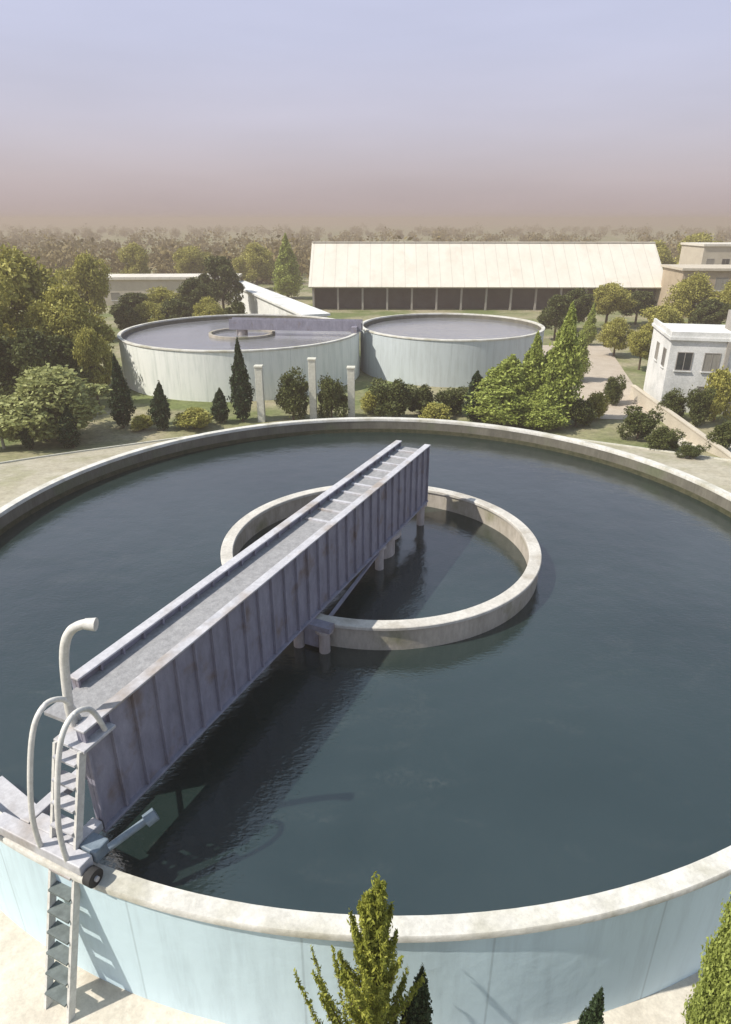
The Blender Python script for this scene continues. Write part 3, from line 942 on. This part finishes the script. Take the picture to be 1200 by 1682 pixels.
# big olive trees at left
OL = 'broad trees at the left'
for kd, u, y, vt, w, lab in (
    ('olive0', -40, 62, 395, 190, 'tall olive green tree at the left edge behind pale bush'),
    ('olive1', 60, 72, 402, 175, 'tall olive green tree, highest of the left clump'),
    ('olive2', 140, 66, 462, 130, 'rounded olive green tree at right end of left clump'),
    ('dark1', 20, 56, 545, 120, 'dark tree low at the left edge above pale bush'),
    ('dark0', 120, 60, 545, 110, 'dark rounded tree between pale bush and olive clump'),
    ('olive1', 168, 60, 536, 70, 'small olive green tree touching the left tank wall'),
    ('dark0', 75, 57, 532, 120, 'wide dark tree directly behind the pale bush tree'),
    ('olive2', -10, 57, 520, 110, 'olive green tree cut by the left edge, nearest of its clump'),
    ('olive0', 180, 96, 412, 90, 'slim hazy tree right behind the left clump'),
    ('olive2', -70, 90, 380, 200, 'hazy tall tree farthest left behind the clump')):
    by_px(kd, 'broad_tree', u, 700, vt, w, lab, 'tree', OL, y=y)
by_px('pale0', 'broad_tree', 102, 726, 604, 190, 'pale green bushy tree in front of the left clump', 'tree', OL)
by_px('pale0', 'broad_tree', 8, 742, 650, 90, 'small pale green tree at left edge beside the road', 'tree', OL)
# hazy trees behind the tanks
HZ = 'hazy trees behind the smaller tanks'
for kd, u, y, vt, w, lab in (
    ('dark1', 232, 108, 478, 80, 'dark low tree behind left end of the smaller tank'),
    ('olive2', 280, 112, 470, 90, 'olive tree behind the smaller left tank, before the cream building'),
    ('dark0', 330, 110, 452, 80, 'dark tree behind the middle of the smaller left tank'),
    ('dark1', 375, 118, 415, 80, 'tall dark tree right of the low cream building'),
    ('olive1', 245, 165, 398, 60, 'hazy tree rising over left end of the low cream building'),
    ('olive0', 330, 175, 402, 80, 'hazy tree rising over right end of the low cream building'),
    ('bright1', 478, 150, 388, 90, 'pointed hazy tree left of the long shed'),
    ('olive2', 430, 170, 396, 70, 'rounded hazy tree left of the pointed tree'),
    ('dark0', 935, 104, 470, 80, 'dark tree before right part of the long shed'),
    ('olive0', 985, 108, 462, 78, 'olive tree with bare lower trunk before right end of long shed'),
    ('dark1', 1032, 112, 475, 66, 'dark tree between the long shed and white house'),
    ('olive1', 1075, 92, 500, 80, 'olive tree just behind the white house'),
    ('dark0', 1150, 100, 488, 80, 'dark tree behind the roof of the white house'),
    ('olive2', 1118, 106, 446, 84, 'olive tree before left windows of the tan block'),
    ('olive1', 1188, 104, 452, 84, 'olive tree before right windows of the tan block, at picture edge'),
    ('bright0', 948, 70, 548, 70, 'loose yellowish tree right behind the tallest pointed tree'),
    ('olive0', 1050, 76, 540, 60, 'small olive tree touching the left corner of white house'),
    ('dark1', 905, 96, 480, 66, 'dark tree just above the tallest pointed tree'),
    ('bright1', 960, 92, 500, 46, 'slim yellowish tree behind the pinkish paving'),
    ('olive2', 1005, 84, 520, 60, 'low olive tree between pinkish paving and white house'),
    ('olive2', 1048, 160, 392, 70, 'hazy tree at right end of the long shed roof'),
    ('olive0', 1110, 185, 380, 90, 'hazy tree behind the grey block'),
    ('dark0', 218, 98, 498, 60, 'low dark tree touching the left end of the smaller tank rim'),
    ('olive1', 255, 99, 494, 60, 'low olive tree second from the left behind smaller tank rim'),
    ('dark1', 300, 100, 488, 66, 'low dark tree behind the middle of smaller tank rim'),
    ('olive2', 352, 99, 486, 60, 'low olive tree right of the middle behind smaller tank rim'),
    ('dark1', 395, 92, 492, 50, 'low dark tree beside the white gallery')):
    by_px(kd, 'broad_tree', u, 600, vt, w, lab, 'tree', HZ, y=y)

# far wood along the horizon, one mass
pts = []
for k in range(900):
    y = 185 + 900 * rng.random() ** 1.5
    x = (rng.random() - .5) * 1.5 * y
    if math.sin(x * .021 + y * .013) + math.sin(x * .047 - y * .031 + 2) < -1.1: continue
    h = rng.uniform(4, 8) + 5 * rng.random() ** 3
    n = 170
    pts.append(clump_pts((x, y, G + h * .45), (h * .55, h * .55, h * .5), n, .4))
me = leaves_mesh('far_wood', np.concatenate(pts), .85, M['leaf_far'])
fw = bpy.data.objects.new('far_wood', me); COL.objects.link(fw); fw['kind'] = 'stuff'

# ---------------------------------------------------------------- foreground conifers
def feather(name, h, n, w, n_side, leaf, mat, seed, label, cat, x, y):
    """narrow conifer whose crown is a leader with many upswept feathery branches"""
    random.seed(seed)
    t = thing(name, (x, y, gz(x, y)), label, cat)
    P = []; mb = MB()
    mb.tube([(0, 0, -.1), (.02, 0, h * .5), (0, 0, h * .97)], [.09, .05, .012], 9)
    zt = []
    for k in range(n_side):
        s = (k + .5) / n_side
        z0 = h * (.10 + .84 * s)
        a = k * 2.39996 + random.uniform(-.3, .3)
        L = w * (1 - s) ** 1.15 * random.uniform(.45, 1.2) + .10
        rise = L * random.uniform(1.3, 2.2) + .18
        e = Vector((L * math.cos(a), L * math.sin(a), z0 + rise))
        m = Vector((L * .62 * math.cos(a), L * .62 * math.sin(a), z0 + rise * .38))
        mb.tube([(0, 0, z0), m, e], [.02, .013, .004], 5)
        cnt = int(n / n_side)
        q = np.linspace(.12, 1.03, cnt)[:, None] + rng.normal(size=(cnt, 1)) * .02
        a0, m0, e0 = np.array((0, 0, z0)), np.array(m), np.array(e)
        c = (1 - q) ** 2 * a0 + 2 * q * (1 - q) * m0 + q * q * e0
        P.append(c + rng.normal(size=(cnt, 3)) * np.array((.05, .05, .06)) * (1.25 - q))
    lz = np.linspace(h * .85, h * 1.02, 160)
    P.append(np.stack([rng.normal(size=160) * .025, rng.normal(size=160) * .025, lz], 1))
    me = leaves_mesh('crown', np.concatenate(P), leaf, mat, aspect=2.6, up=.5)
    o = bpy.data.objects.new('crown', me); COL.objects.link(o); o.parent = t
    tm = bpy.data.meshes.new('trunk'); tm.from_pydata(mb.v, [], mb.f); tm.update(); tm.materials.append(M['bark'])
    o = bpy.data.objects.new('trunk', tm); COL.objects.link(o); o.parent = t
    return t
def front(u, vt, y):
    p = at_y(u, vt, y); return p.x, p.y, p.z + 3.2
x, y, h = front(616, 1448, 5.7)
feather('conifer_tree', h, 42000, 1.15, 90, .028, M['leaf_front'], 21, 'feathery yellow green conifer rising before the tank wall', 'conifer', x, y)
K['thuja'] = kind_column(42000, .0095, M['leaf_bright'], M['bark'], 33, w=.10, belly=.72, power=.55, up=.6)
x, y, h = front(1268, 1400, 6.4)
plant('thuja', 'conifer_tree', x, y, h, .5, 'tall green columnar conifer cut by the right edge of the picture', 'conifer')
K['cypf'] = kind_column(16000, .013, M['leaf_cypress'], M['bark'], 31, w=.15)
for u, vt, yy, lab in ((698, 1600, 5.9, 'dark cypress tip just right of the feathery conifer'), (990, 1632, 6.2, 'dark cypress tip alone before the right part of tank wall')):
    x, y, h = front(u, vt, yy)
    plant('cypf', 'cypress_tree', x, y, h, .62, lab, 'cypress', 'dark cypresses before the tank wall')

# ---------------------------------------------------------------- haze
mb = MB(); mb.box(-3200, 3200, -3200, 3200, -6.2, 14.0)
hz = mb.build('haze', M['roof'])
hz.data.materials.clear()
hm = bpy.data.materials.new('haze_air'); hm.use_nodes = True
N = hm.node_tree.nodes; N.clear()
out = N.new('ShaderNodeOutputMaterial'); pv = N.new('ShaderNodeVolumePrincipled')
pv.inputs['Color'].default_value = (0.54, 0.45, 0.40, 1)
pv.inputs['Density'].default_value = 0.0015
pv.inputs['Anisotropy'].default_value = 0.1
hm.node_tree.links.new(pv.outputs[0], out.inputs['Volume'])
hz.data.materials.append(hm)
hz['kind'] = 'stuff'
